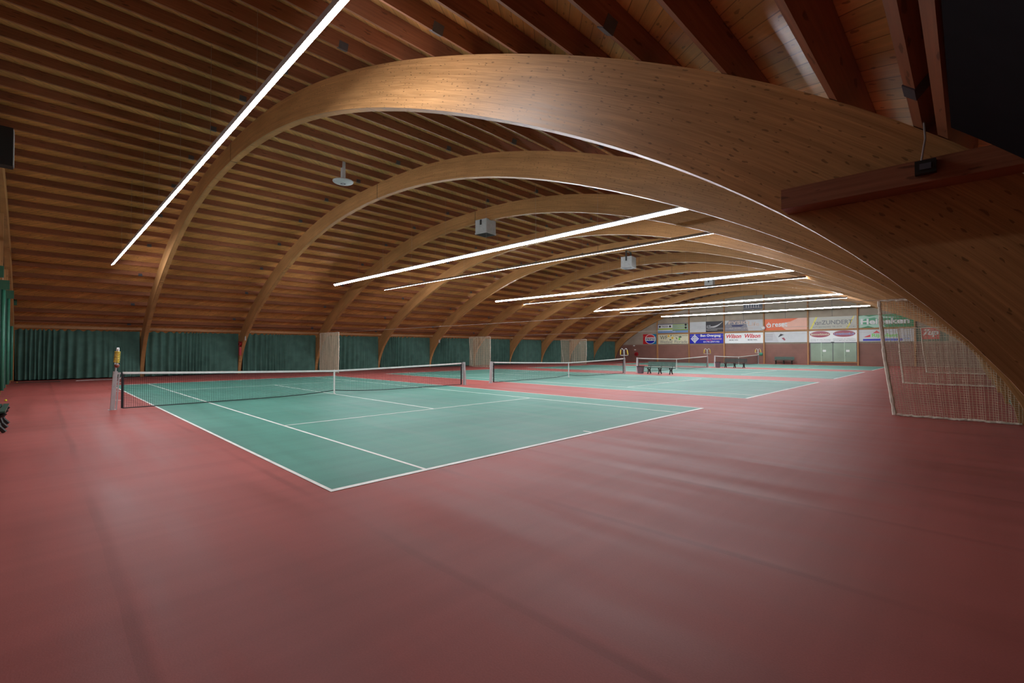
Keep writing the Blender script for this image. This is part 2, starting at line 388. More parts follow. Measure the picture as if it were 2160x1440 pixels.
# ------------------------------------------------------------------ arches
def arch_mesh(t0, t1):
    b = MB(); N = 140
    T = [t0 + (t1 - t0) * i / N for i in range(N + 1)]
    lo = [offs(t, 0, False) for t in T]; hi = [offs(t, 0) for t in T]; s = arcs(lo)
    for i in range(N):
        a, c, A, C = lo[i], lo[i + 1], hi[i], hi[i + 1]
        da = math.hypot(A[0] - a[0], A[1] - a[1]); dc = math.hypot(C[0] - c[0], C[1] - c[1])
        u0, u1 = s[i], s[i + 1]; w_ = ARCH_T
        b.quad((a[0], 0, a[1]), (c[0], 0, c[1]), (C[0], 0, C[1]), (A[0], 0, A[1]), [(u0, 0), (u1, 0), (u1, dc), (u0, da)])
        b.quad((a[0], w_, a[1]), (A[0], w_, A[1]), (C[0], w_, C[1]), (c[0], w_, c[1]), [(u0, 5), (u0, 5 + da), (u1, 5 + dc), (u1, 5)])
        b.quad((a[0], 0, a[1]), (a[0], w_, a[1]), (c[0], w_, c[1]), (c[0], 0, c[1]), [(u0, 9), (u0, 9.01), (u1, 9.01), (u1, 9)])
        b.quad((A[0], 0, A[1]), (C[0], 0, C[1]), (C[0], w_, C[1]), (A[0], w_, A[1]), [(u0, 8), (u1, 8), (u1, 8.2), (u0, 8.2)])
    for k, t in ((0, T[0]), (N, T[-1])):
        a, A = lo[k], hi[k]
        b.quad((a[0], 0, a[1]), (A[0], 0, A[1]), (A[0], w_, A[1]), (a[0], w_, a[1]))
    return b.mesh('arch_beam', M['arch'])
AM = arch_mesh(-TF, TF)
def joint_mesh(t):
    b = MB(); a = offs(t, 0.0, False); A = offs(t, 0.0); p, tt, n = frame(t)
    ax = Vector((tt[0], 0, tt[1])); az = Vector((n[0], 0, n[1])); c = Vector(((a[0] + A[0]) / 2, ARCH_T / 2, (a[1] + A[1]) / 2))
    b.obox(c, ax, Vector((0, 1, 0)), az, 0.012, ARCH_T / 2 + 0.004, math.hypot(A[0] - a[0], A[1] - a[1]) / 2 + 0.004)
    return b.mesh('splice_joint', M['iron'])
JM = joint_mesh(0.02)
NAMES = ['nearest', 'second nearest', 'third', 'fourth', 'fifth', 'sixth', 'seventh', 'eighth', 'ninth', 'tenth', 'eleventh']
for k, y in enumerate(ARCH_Y):
    root = empty('timber_arch', (0, y, 0))
    link(AM, 'arch_beam', root); link(JM, 'splice_joint', root)
    if k == 0: lab = 'laminated timber arch against the near end wall, behind the green tubes'
    elif k == 1: lab = 'big knotty laminated timber arch sweeping over the nearest court, largest in the photo'
    elif k == 11: lab = 'curved laminated timber arch standing directly against the far end wall'
    else: lab = 'curved laminated timber arch, the %s one behind the big nearest arch' % (['', '', 'first', 'second', 'third', 'fourth', 'fifth', 'sixth', 'seventh', 'eighth', 'ninth'][k])
    tag(root, lab, 'timber arch', 'timber arches spanning the hall')

# ------------------------------------------------------------------ purlins
ex = sample(lambda t: offs(t, PUR_H / 2), 2000, -TE, TE); es = arcs(ex); TS = [-TE + 2 * TE * i / 2000 for i in range(2001)]
def s_at(x):       # arc position on the right half where the purlin line reaches x
    i = 1000
    while ex[i][0] < x: i += 1
    return es[i] - es[1000]
SR = s_at(16.62); NS = round(SR / 1.022); STEP = SR / NS
rel = [SR - STEP * n for n in range(NS)] + [s_at(17.15), s_at(17.15) + .17]
rel = sorted([-a for a in rel] + [0.0] + rel); purl = []
for q in rel:
    i = min(range(0, 2001), key=lambda m_: abs(es[m_] - es[1000] - q)); purl.append(TS[i])
def purlin_at(t):
    p, tt, n = frame(t); q = offs(t, PUR_H / 2)
    return Vector((q[0], 0, q[1])), math.atan2(tt[1], tt[0])
PB = MB(); PB.obox((0, (YF + YN) / 2, 0), Vector((1, 0, 0)), Vector((0, 1, 0)), Vector((0, 0, 1)), 0.036, (YF - YN) / 2 - 0.01, PUR_H / 2 - 0.005)
PMESH = PB.mesh('purlin_beam', M['purlin'])
HB = MB(); HB.box(-0.040, -0.085, -PUR_H / 2 - 0.003, 0.040, 0.085, 0.0); HMESH = HB.mesh('joint_plate', M['steel'])
NP = len(purl)
for i, t in enumerate(purl):
    c, a = purlin_at(t)
    o = link(PMESH, 'roof_purlin', None, c); o.rotation_euler = (0, -a, 0)
    if c.x < XC: lab = 'long wooden roof purlin, the %s one up from the left curtain eave' % ORD[i]
    else: lab = 'long wooden roof purlin, the %s one up from the right eave' % ORD[NP - 1 - i]
    tag(o, lab, 'roof beam', 'long purlins under the roof boarding')
    for j, y in enumerate(ARCH_Y[1:]):
        if (j + i) % 3 == 0:
            h = link(HMESH, 'joint_plate', o, (0, y - 0.65, 0)); h['label'] = 'grey steel joint plate'
# eave boards just above the curtains
for nm, x in (('trim_1', XC - 18.55), ('trim_2', XC + 18.55)):
    b = MB(); b.box(x - 0.05, YN, 2.90, x + 0.05, YF, 3.06); tag(b.build(nm, M['post']), kind='structure')
# black lining outboard of the last purlin on the camera's side
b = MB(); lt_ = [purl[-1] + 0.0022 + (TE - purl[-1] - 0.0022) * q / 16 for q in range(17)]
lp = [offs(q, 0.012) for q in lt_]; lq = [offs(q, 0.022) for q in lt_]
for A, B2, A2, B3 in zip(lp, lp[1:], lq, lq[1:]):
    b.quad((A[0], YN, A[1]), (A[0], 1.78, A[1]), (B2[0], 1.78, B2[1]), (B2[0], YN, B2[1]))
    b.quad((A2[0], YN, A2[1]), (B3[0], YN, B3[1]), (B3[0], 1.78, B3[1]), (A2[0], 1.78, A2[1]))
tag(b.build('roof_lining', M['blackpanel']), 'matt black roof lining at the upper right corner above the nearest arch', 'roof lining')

# ------------------------------------------------------------------ courts
PITCH = 14.6
CN = ['nearest', 'second', 'third', 'farthest']
def court(k):
    y0 = k * PITCH
    root = empty('tennis_court', (0, y0, 0))
    tag(root, 'green tennis court with white lines, ' + ['the nearest one filling the foreground', 'second from the camera', 'third from the camera', 'the farthest one by the advertising wall'][k],
        'tennis court', 'four indoor tennis courts side by side')
    HL = 11.885; W = 10.97; z = 0.003
    MB().box(-HL, 0, 0.0005, HL, W, z).build('court_surface', M['court'], root)
    def ln(nm, x0, y0_, x1, y1_): MB().box(x0, y0_, z + 0.0002, x1, y1_, z + 0.0025).build(nm, M['line'], root)
    lw = 0.05
    for s in (-1, 1):
        ln('baseline', s * HL - (0.09 if s > 0 else 0), 0, s * HL + (0 if s > 0 else 0.09), W)
        ln('service_line', s * 6.40 - lw / 2, 1.372, s * 6.40 + lw / 2, W - 1.372)
        ln('center_mark', s * HL - s * 0.29, W / 2 - lw / 2, s * HL - s * 0.09, W / 2 + lw / 2)
    for y in (0, W - lw): ln('doubles_sideline', -HL + .09, y, HL - .09, y + lw)
    for y in (1.372, W - 1.372 - lw): ln('singles_sideline', -HL + .09, y, HL - .09, y + lw)
    ln('center_service_line', -6.375, W / 2 - lw / 2, 6.375, W / 2 + lw / 2)
for k in range(4): court(k)

# ------------------------------------------------------------------ tennis nets
Y0N, Y1N = -0.914, 11.884
def net_top(y):
    c = 5.485; d = abs(y - c) / 6.4
    return 0.914 + (1.07 - 0.914) * (0.75 * d + 0.25 * d * d)
def net_bot(y):
    c = 5.485; d = abs(y - c)
    return 0.03 + 0.115 * math.exp(-(d / 0.95) ** 1.2)
def net_mesh():
    b = MB(); n = 250; rr = 0.0032
    ys = [Y0N + 0.16 + (Y1N - Y0N - 0.32) * i / n for i in range(n + 1)]
    for y in ys:
        b.tube([(0, y, net_bot(y)), (0, y, net_top(y) - 0.03)], rr, 3, caps=False)
    rows = 21; seg = [Y0N + 0.16 + (Y1N - Y0N - 0.32) * i / 48 for i in range(49)]
    for j in range(1, rows):
        b.tube([(0, y, net_bot(y) + (net_top(y) - net_bot(y)) * j / rows) for y in seg], rr, 3, caps=False)
    return b.mesh('netting', M['black'])
NETM = net_mesh()
seg = [Y0N + 0.16 + (Y1N - Y0N - 0.32) * i / 60 for i in range(61)]
b = MB()
for a, c in zip(seg, seg[1:]):
    for sx in (-0.012, 0.012):
        q = [(sx, a, net_top(a) - 0.062), (sx, c, net_top(c) - 0.062), (sx, c, net_top(c)), (sx, a, net_top(a))]
        b.quad(*(q if sx > 0 else q[::-1]))
    b.quad((-.012, a, net_top(a)), (.012, a, net_top(a)), (.012, c, net_top(c)), (-.012, c, net_top(c)))
    b.quad((.012, a, net_top(a) - .062), (-.012, a, net_top(a) - .062), (-.012, c, net_top(c) - .062), (.012, c, net_top(c) - .062))
TAPEM = b.mesh('top_tape', M['tape'])
CORDM = MB().tube([(0, y, net_bot(y)) for y in [Y0N + .16 + (Y1N - Y0N - .32) * i / 160 for i in range(161)]], 0.014, 6).mesh('bottom_cord', M['black'])
b = MB(); b.box(-.016, 5.485 - .028, 0.02, .016, 5.485 + .028, 0.925); b.box(-.03, 5.485 - .04, 0.003, .03, 5.485 + .04, 0.03); STRAPM = b.mesh('center_strap', M['tape'])
def post_mesh(y, s):
    b = MB(); b.box(-.05, y - .05, 0, .05, y + .05, 1.085); b.box(-.02, y + s * .075, 0, .02, y + s * .105, 1.05)
    b.box(-.035, y + s * .05, 1.0, .035, y + s * .12, 1.05); b.box(-.09, y - .09, 0, .09, y + .09, .006)
    b.v = [(x, yy + s * 0.055 * (z - 1.07), z) for x, yy, z in b.v]
    return b.mesh('post', M['alu'])
P0 = post_mesh(Y0N, 1); P1 = post_mesh(Y1N, -1)
b = MB(); b.box(-.012, Y0N + .13, .03, .012, Y0N + .19, 1.04); b.box(-.012, Y1N - .19, .03, .012, Y1N - .13, 1.04); ENDM = b.mesh('side_band', M['black'])
LACES = []
for y, s in ((Y0N, 1), (Y1N, -1)):
    for z in (.25, .5, .75): LACES.append(MB().tube([(0, y + s * .0, z + .02), (0, y + s * .17, z)], .006, 5).mesh('lace', M['tape']))
    LACES.append(MB().tube([(0, y + s * .04, .78), (0, y + s * .2, 1.03)], .007, 5).mesh('lace', M['tape']))
for k in range(4):
    root = empty('tennis_net', (0, k * PITCH, 0.003 if False else 0))
    tag(root, 'black tennis net with white tape, ' + ['on the nearest court', 'on the second court from the camera', 'on the third court, behind the green bench', 'on the farthest court by the advertising wall'][k],
        'tennis net', 'tennis nets across the courts')
    for me, nm in ((NETM, 'netting'), (TAPEM, 'top_tape'), (CORDM, 'bottom_cord'), (STRAPM, 'center_strap'), (P0, 'post'), (P1, 'post'), (ENDM, 'side_band')) + tuple((q, 'lace') for q in LACES):
        link(me, nm, root)
# score counters standing on a net post
def counter():
    root = empty('score_counter')
    MB().tube([(0, 0, 0), (0, 0, .22)], .022, 10).build('stem', M['alu'], root)
    MB().box(-.045, -.015, .18, .045, .015, .58).build('center_plate', M['grey'], root)
    fb = MB()
    for s in (-1, 1):
        pts = [(s * .03, 0, .52), (s * .06, 0, .60), (s * .10, 0, .65), (s * .15, 0, .675), (s * .20, 0, .66), (s * .235, 0, .62), (s * .255, 0, .56), (s * .30, 0, .24), (s * .30, 0, .20), (s * .04, 0, .19)]
        fb.tube(pts, .014, 8)
    fb.build('tube_frame', M['white'], root, True)
    for s in (-1, 1):
        for j in range(7):
            z = .56 - j * .047; x = s * (.255 + .045 * (j / 6.8))
            MB().lathe((x, 0, z - .018), [(.012, 0), (.04, .004), (.045, .018), (.04, .032), (.012, .036)], 12).build('score_bead', M['yellow'], root, True)
    return root
CT = counter()
for i, (y, lab) in enumerate(((Y0N, 'white tube score counter seen edge-on at the left net post of the nearest court'),
                              (PITCH + Y1N, 'white M-shaped score counter with yellow beads on the second court net post'),
                              (2 * PITCH + Y1N, 'white M-shaped score counter with yellow beads on the third court net post'),
                              (3 * PITCH + Y1N, 'white M-shaped score counter above the round green container by the far wall'))):
    o = CT if i == 0 else copy_tree(CT)
    o.location = (0, y, 1.075); o.rotation_euler = (-0.075 if i == 0 else 0.075, 0, 0); tag(o, lab, 'score counter', 'score counters on the net posts')
MB().sphere((0.0, 0.0, 0.0), .06).build('knob', M['rust'], CT, True, (0, 0.02, .17))['label'] = 'rust red round knob'
gb = empty('ball_basket', (.10, 3 * PITCH + Y1N, 0))
MB().lathe((0, 0, 0), [(.05, .93), (.15, .96), (.20, 1.06), (.21, 1.15), (.20, 1.24), (.17, 1.30), (.16, 1.30), (.16, 1.24)], 20).build('basket', M['green_tube'], gb, True, (.22, -.10, 0))
MB().lathe((.22, -.10, 1.27), [(.001, .03), (.15, 0), (.001, -.01)], 16).build('contents', M['paper'], gb)
MB().box(-.06, -.13, 1.08, .06, .07, 1.12).build('bracket', M['alu'], gb)
tag(gb, 'round green container hung on the right net post of the farthest court', 'ball basket')

# ------------------------------------------------------------------ lamps
LAMPS = [(-12.98, 0.09, 12.2, 1), (-12.37, 11.13, 11.44, -1), (-12.12, 14.70, 10.88, 1), (-12.52, 25.87, 10.77, -1), (-12.22, 29.23, 10.53, 1),
         (-12.70, 40.77, 10.62, -1), (-11.07, 44.14, 10.25, 1), (-11.13, 54.27, 10.52, -1)]
LL = ['nearest one, running out of the top of the photo', 'bright one over the far side of the nearest court', 'thin one over the second court near side',
      'bright one over the second court far side', 'thin one over the third court near side', 'bright one over the third court far side',
      'thin one over the farthest court near side', 'last one in front of the advertising wall']
ZL = 5.93
def deck_z(x):
    for a, c in zip(dp, dp[1:]):
        if a[0] <= x <= c[0]: return a[1] + (c[1] - a[1]) * (x - a[0]) / (c[0] - a[0])
    return 4
for (x0, y, x1, s), lab in zip(LAMPS, LL):
    root = empty('linear_lamp', ((x0 + x1) / 2, y, ZL)); tag(root, 'long white line lamp, ' + lab, 'hanging lamp', 'long line lamps across the hall')
    L2 = (x1 - x0) / 2
    th = s * LAMP_TILT
    n = Vector((0, math.sin(th), -math.cos(th))); ay = Vector((0, math.cos(th), math.sin(th))); X = Vector((1, 0, 0))
    h = MB(); h.obox(-n * 0.030, X, ay, n, L2, 0.076, 0.028)
    for k in range(9):
        xx = -L2 + .4 + (2 * L2 - .8) * k / 8; h.box(xx - .03, -.03, .05, xx + .03, .03, .11)
    h.build('housing', M['lamp_body'], root)['label'] = 'pale grey housing'
    g = MB(); g.obox(n * 0.004, X, ay, n, L2 - .01, 0.064, 0.006); g.build('diffuser', M['lamp'], root)
    for k in range(9):
        xx = -L2 + .4 + (2 * L2 - .8) * k / 8
        zt = deck_z((x0 + x1) / 2 + xx) - ZL
        MB().tube([(xx, 0, .09), (xx + .0, 0, zt)], 0.003, 4).build('suspension_wire', M['wire'], root)

# ------------------------------------------------------------------ curtains
def curtain_mesh(length, z0, z1, seed, amp=0.105, pitch=0.30):
    rnd = random.Random(seed); b = MB(); n = max(12, int(length / 0.035)); rows = 6
    ph = rnd.random() * 6; cols = []
    phase = ph
    for i in range(n + 1):
        y = length * i / n; phase += (length / n) * 2 * math.pi / (pitch * (1 + 0.45 * math.sin(y * 1.7 + ph)))
        cols.append((y, phase, amp * (0.65 + 0.5 * math.sin(y * 0.9 + ph * 2))))
    for j in range(rows + 1):
        v = j / rows
        for (y, p, a) in cols:
            k = 0.45 + 0.75 * (1 - v)
            b.v.append((a * k * math.sin(p + 0.25 * math.sin(3 * v + y)), y + 0.02 * math.sin(p * 0.5 + v * 3), z0 + (z1 - z0) * v + (0.012 * math.sin(p * .5) if j == 0 else 0)))
    for j in range(rows):
        for i in range(n):
            q = j * (n + 1) + i; b.f.append((q, q + 1, q + n + 2, q + n + 1)); b.uv.append([(0, 0)] * 4)
    return b.mesh('curtain', M['curtain'], True)
CX = -19.55
bays = [(ARCH_Y[i] + ARCH_T + .03, ARCH_Y[i + 1] - .03) for i in range(len(ARCH_Y) - 1)]
WH = ['left of the nearest court, beside the green tubes', 'in the bay behind the nearest net'] 
for i, (a, c) in enumerate(bays):
    o = link(curtain_mesh(c - a, 0.055, 2.86, 30 + i), 'side_curtain', None, (CX, a, 0))
    lab = 'green pleated left wall curtain, ' + ('in the nearest bay beside the green tubes' if i == 0 else 'in the last bay by the far wall' if i == 10 else 'in the %s bay from the camera' % (['', 'second', 'third', 'fourth', 'fifth', 'sixth', 'seventh', 'eighth', 'ninth', 'tenth'][i]))
    tag(o, lab, 'curtain', 'green curtains along the left wall')
for i, (a, c) in enumerate(bays):
    if i < 1: continue
    o = link(curtain_mesh(c - a, 0.055, 2.3, 70 + i), 'side_curtain', None, (18.32, a, 0))
    lab = 'green pleated right wall curtain, ' + ('in the bay just behind the big arch foot' if i == 1 else 'in the last bay by the far wall' if i == 10 else 'in the %s bay from the big arch' % (['', '', 'second', 'third', 'fourth', 'fifth', 'sixth', 'seventh', 'eighth', 'ninth'][i]))
    tag(o, lab, 'curtain', 'green curtains along the right wall')

# ------------------------------------------------------------------ divider nets (hung from cables)
def divider_mesh(x0, x1, z0, z1, cell, rad, pleat, seed, lean=0.0):
    rnd = random.Random(seed); b = MB(); W_ = (x1 - x0); n = int(W_ / cell * (1.0 if pleat < .05 else 1.6)); m_ = int((z1 - z0) / cell)
    def P(a, v):
        x = x0 + W_ * a + lean * (1 - v) ** 1.5 * (1 - a)
        ph = a * W_ * 2 * math.pi / 0.27
        y = pleat * (math.sin(ph) + .5 * math.sin(ph * 2.3 + 1)) * (0.6 + .4 * (1 - v)); zt = min(z1, deck_z(x) - .12); return (x + pleat * .5 * math.cos(ph * 1.1), y, z0 + (zt - z0) * v)
    for i in range(n + 1):
        b.tube([P(i / n, j / 8) for j in range(9)], rad, 3, caps=False)
    for j in range(m_ + 1):
        b.tube([P(i / n, j / m_) for i in range(n + 1)], rad, 3, caps=False)
    return b.mesh('netting', M['netcord'])
def band(pts, wd, th, nm, parent, seed=1, wav=0.02):
    rnd = random.Random(seed); b = MB(); N = 40; P = []
    for i in range(N + 1):
        t_ = i / N * (len(pts) - 1); k = min(int(t_), len(pts) - 2); q = Vector(pts[k]).lerp(Vector(pts[k + 1]), t_ - k)
        q += Vector((rnd.uniform(-1, 1), rnd.uniform(-1, 1), rnd.uniform(-1, 1))) * wav; P.append(q)
    return b.tube(P, [wd * (0.8 + .4 * rnd.random()) for _ in P], 6).build(nm, M['netband'], parent)
def divider(x0, x1, y, z1, cell, rad, pleat, lean, lab, grp, side):
    root = empty('divider_net', (0, y, 0)); tag(root, lab, 'divider net', grp)
    link(divider_mesh(x0, x1, 0.05, z1, cell, rad, pleat, 3, lean if side > 0 else 0), 'netting', root)
    band([(x0 + (x1 - x0) * q / 12, 0, min(z1, deck_z(x0 + (x1 - x0) * q / 12) - .12)) for q in range(13)], .026, .01, 'top_hem', root, 2, .014)
    lx = [(x0, 0, z1), (x0 + .02, 0, z1 * .85), (x0 + lean * .35, 0, z1 * .5), (x0 + lean, 0, .03)]
    band(lx, (.04 if y < 20 else .032) if side > 0 else .026, .01, 'edge_band', root, 4, .004)
    band([(x0 + lean, 0, .035), (x1, 0, .03)], .028, .01, 'bottom_hem', root, 5, .012)
    if side < 0: band([(x1, 0, z1), (x1 + .02, 0, z1 * .5), (x1 - .08, 0, .03)], .03, .01, 'edge_band', root, 6, .012)
    return root
G1 = 'beige divider nets drawn to the left wall'; G2 = 'beige divider nets on the right side'
divider(15.68, 18.15, 12.82, 2.94, .055, .0042, .025, .28, 'beige divider net nearest on the right, white edge band curving down to the floor', G2, 1)
divider(14.84, 18.2, 27.4, 2.72, .06, .0036, .025, .18, 'beige divider net seen through the nearest right net, second of the row', G2, 1)
divider(14.89, 18.2, 42.0, 3.25, .07, .0042, .025, .29, 'beige divider net farthest on the right, in front of the red board', G2, 1)
divider(-18.3, -15.1, 12.74, 2.95, .05, .0075, .08, .03, 'beige divider net bunched against the left curtain by the nearest court', G1, -1)
divider(-17.9, -14.85, 27.4, 2.89, .06, .0075, .06, .45, 'beige divider net bunched at the left behind the second court', G1, -1)
divider(-18.0, -14.25, 42.0, 2.85, .07, .007, .05, .45, 'beige divider net bunched at the left behind the third court', G1, -1)
for y, lab in ((12.82, 'thin steel cable carrying the nearest divider nets across the hall'), (27.4, 'thin steel cable carrying the middle divider nets across the hall'), (42.0, 'thin steel cable carrying the farthest divider nets across the hall')):
    z = 2.97 if y < 30 else 2.93
    if y > 40: z = 3.0
    o = MB().tube([(-18.4, 0, z + .0), (0, 0, z - .03), (16.8, 0, z)], .006, 5).build('support_cable', M['wire'], None, False, (0, y, 0)); tag(o, lab, 'cable', 'divider net cables')

# ------------------------------------------------------------------ benches and bins
def bench(slat):
    root = empty('park_bench'); L = 1.0
    for i, y in enumerate((-.21, -.10, .01, .12)): MB().box(-L, y - .045, .42, L, y + .045, .455).build('seat_slat', slat, root)
    for i, (y, z) in enumerate(((.205, .56), (.235, .67), (.262, .775))):
        b = MB(); b.obox((0, y, z), Vector((1, 0, 0)), Vector((0, .97, -.24)).normalized(), Vector((0, .24, .97)).normalized(), L, .016, .045); b.build('back_slat', slat, root)
    for x in (-.8, 0, .8):
        b = MB()
        b.tube([(x, -.25, .40), (x, -.22, .36), (x, -.12, .30), (x, -.17, .12), (x, -.25, 0.012)], [.036, .040, .044, .038, .040], 6)
        b.tube([(x, .16, .40), (x, .12, .34), (x, .06, .30), (x, .10, .12), (x, .20, 0.012)], [.036, .040, .044, .038, .040], 6)
        b.tube([(x, -.25, .405), (x, .17, .405)], .024, 6)
        b.tube([(x, -.155, .15), (x, -.08, .20), (x, 0, .205), (x, .085, .15)], .02, 6)
        b.tube([(x, .15, .40), (x, .235, .58), (x, .29, .80)], [.028, .022, .018], 6)
        b.build('leg_frame', M['iron'], root)
    return root
B0 = bench(M['bench'])
B0.location = (2.15, 27.55, 0); tag(B0, 'green slatted bench with dark iron legs beside the net of the third court', 'bench', 'slatted benches by the courts')
bd = copy_tree(B0); bd.location = (2.4, -3.17, 0); bd.rotation_euler.z = math.pi; tag(bd, 'dark green slatted bench cut off at the left edge by the near wall', 'bench', 'slatted benches by the courts')
bw = copy_tree(B0); bw.location = (2.42, 56.5, 0); tag(bw, 'dark green bench standing against the far wall under the pale grey board', 'bench', 'slatted benches by the courts')
bb = bench(M['bench_dark']); bb.location = (1.98, 42.35, 0); tag(bb, 'dark slatted bench beside the net of the farthest court', 'bench', 'slatted benches by the courts')
def bin_(x, y, lab):
    root = empty('waste_bin', (x, y, 0)); tag(root, lab, 'bin', 'grey plastic bins by the benches')
    b = MB(); H = .50
    def ring(z, h): return [(-h, -h, z), (h, -h, z), (h, h, z), (-h, h, z)]
    a, c, d, e = ring(0.002, .14), ring(H, .19), ring(H, .175), ring(.02, .13)
    for i in range(4):
        j = (i + 1) % 4; b.quad(a[i], a[j], c[j], c[i]); b.quad(c[i], c[j], d[j], d[i]); b.quad(d[i], d[j], e[j], e[i])
    b.poly(a[::-1]); b.poly(e); b.build('bin_body', M['bin'], root)
    r_ = MB()
    for (x0, y0, x1, y1) in ((-.21, -.21, .21, -.19), (-.21, .19, .21, .21), (-.21, -.19, -.19, .19), (.19, -.19, .21, .19)): r_.box(x0, y0, H - .03, x1, y1, H + .01)
    r_.build('rim', M['iron'], root)
bin_(.78, 27.35, 'mauve grey square bin left of the green bench')
bin_(.62, 41.95, 'mauve grey square bin left of the dark slatted bench')

# ------------------------------------------------------------------ far wall posts, rail, door
PX = [-13.09, -8.67, -4.23, .27, 4.71, 9.16, 13.63]
for i, x in enumerate(PX):
    zt = deck_z(x) - .02
    b = MB(); b.obox((0, 0, zt / 2), Vector((1, 0, 0)), Vector((0, 1, 0)), Vector((0, 0, 1)), .065, .09, zt / 2)
    o = b.build('trim_%d' % (10 + i), M['post'], None, False, (x, YF - .09, 0)); tag(o, kind='structure')
b = MB()
for a, c in zip(PX, PX[1:]): b.box(a + .065, YF - .10, 3.70, c - .065, YF, 3.86)
tag(b.build('trim_20', M['post']), kind='structure')
b = MB()
for a, c in zip(PX, PX[1:]): b.box((a + c) / 2 - .015, YF - .012, 5.2, (a + c) / 2 + .015, YF, deck_z((a + c) / 2) - .05)
tag(b.build('trim_21', M['steel']), kind='structure')
dr = empty('door_1', (0, YF, 0)); tag(dr, kind='structure')
x0, x1 = 4.90, 9.05; z0, z1 = .34, 2.40
bw_ = (x1 - x0) / 4
for i in range(4):
    a = x0 + bw_ * i
    MB().box(a + .03, -.05, z0 + .04, a + bw_ - .03, -.03, z1 - .04).build('glass_pane', M['glass'], dr)
b = MB()
for i in range(5):
    if i in (0, 2, 4): continue
    a = x0 + bw_ * i; b.box(a - .035, -.075, z0, a + .035, -.025, z1)
b.build('door_stile', M['frame_green'], dr)
b = MB()
for a in (x0, x0 + 2 * bw_ - .02, x1 - .03): b.box(a, -.07, z0, a + .035, -.02, z1)
b.box(x0, -.07, z1 - .05, x1, -.02, z1 + .02); b.build('door_frame', M['steel'], dr)
MB().box(x0, -.10, z0 - .08, x1, -.01, z0 + .01).build('sill', M['post'], dr)
for i in (1, 3):
    a = x0 + bw_ * i
    MB().box(a + .12, -.057, 1.40, a + .42, -.051, 1.62).build('notice', M['paper'], dr)
    MB().tube([(a + .09, -.10, .95), (a + .09, -.10, 1.12)], .012, 6).build('handle', M['iron'], dr)
MB().box(x0 + 2 * bw_ - .14, -.16, 2.40, x0 + 2 * bw_ + .14, -.05, 2.47).build('door_sensor', M['iron'], dr)

# ------------------------------------------------------------------ advertising boards
def text_obj(s, x0, x1, z0, z1, y, mat, parent, bold=0.0, shear=0.0, nm='lettering', center=True):
    cu = bpy.data.curves.new('t', 'FONT'); cu.body = s; cu.size = 1; cu.offset = bold; cu.shear = shear; cu.extrude = 0; cu.resolution_u = 3
    tmp = bpy.data.objects.new('t', cu); COL.objects.link(tmp)
    dg = bpy.context.evaluated_depsgraph_get(); dg.update()
    me = bpy.data.meshes.new_from_object(tmp.evaluated_get(dg))
    bpy.data.objects.remove(tmp); bpy.data.curves.remove(cu)
    xs = [v.co.x for v in me.vertices]; ys = [v.co.y for v in me.vertices]
    ax, bx, ay_, by = min(xs), max(xs), min(ys), max(ys)
    for v in me.vertices:
        X_ = x0 + (v.co.x - ax) / (bx - ax) * (x1 - x0); Z_ = z0 + (v.co.y - ay_) / (by - ay_) * (z1 - z0)
        v.co = (X_, y, Z_)
    me.materials.clear(); me.materials.append(mat); me.name = nm
    return link(me, nm, parent)
SM = {}
def sm(n, c):
    if n not in SM: SM[n] = S(n, c)
    return SM[n]
WHT = sm('white', (.78, .79, .80)); RED = sm('red', (.62, .02, .03)); BLU = sm('blue', (.012, .018, .42)); NVY = sm('navy', (.01, .012, .10)); BLK = sm('black', (.012, .01, .018))
GRN = sm('green', (.01, .22, .07)); LGR = sm('light_green', (.18, .62, .08)); CRM = sm('cream', (.68, .64, .46)); ORG = sm('orange', (.78, .12, .02)); PNK = sm('salmon', (.80, .42, .32))
GRY = sm('grey', (.50, .50, .53)); PGY = sm('pale_grey', (.56, .58, .60)); DGR = sm('dark_grey', (.16, .16, .18)); YEL = sm('yellow', (.76, .68, .12)); LIM = sm('lime', (.48, .58, .10))
SKY = sm('sky', (.18, .33, .62)); TEA = sm('teal', (.01, .22, .42)); MAR = sm('maroon', (.32, .05, .08)); SLT = sm('slate', (.20, .19, .23)); TAN = sm('tan', (.58, .42, .34)); OLV = sm('dark_olive', (.06, .10, .06)); GOL = sm('gold', (.75, .45, .10))
FY = YF - .075
class Sign:
    def __init__(s, x0, x1, z0, z1, mat, lab, wedge=0.0):
        s.x, s.X, s.z, s.Z = x0, x1, z0, z1; s.k = 1
        s.o = empty('advertising_board', (x0, FY, z0)); tag(s.o, lab, 'sign', 'advertising boards on the far wall')
        MB().box(0, 0, 0, x1 - x0, .03, z1 - z0).build('board', mat, s.o)
    def w(s): return s.X - s.x
    def h(s): return s.Z - s.z
    def yy(s): s.k += 1; return -.0025 * s.k
    def T(s, txt, a, b, c, d, mat, bold=0.0, shear=0.0):
        return text_obj(txt, a * s.w(), b * s.w(), c * s.h(), d * s.h(), s.yy(), mat, s.o, bold, shear)
    def R(s, a, b, c, d, mat, nm='panel'):
        y = s.yy(); return MB().box(a * s.w(), y, c * s.h(), b * s.w(), y + .002, d * s.h()).build(nm, mat, s.o)
    def P(s, pts, mat, nm='emblem'):
        y = s.yy(); return MB().poly([(p[0] * s.w(), y, p[1] * s.h()) for p in pts]).build(nm, mat, s.o)
    def E(s, cx, cy, rx, ry, mat, nm='emblem', a0=0, a1=360, n=32):
        y = s.yy(); pts = [((cx + rx * math.cos(math.radians(a0 + (a1 - a0) * i / n))) * s.w(), y, (cy + ry * math.sin(math.radians(a0 + (a1 - a0) * i / n))) * s.h()) for i in range(n if a1 - a0 >= 360 else n + 1)]
        return MB().poly(pts).build(nm, mat, s.o)
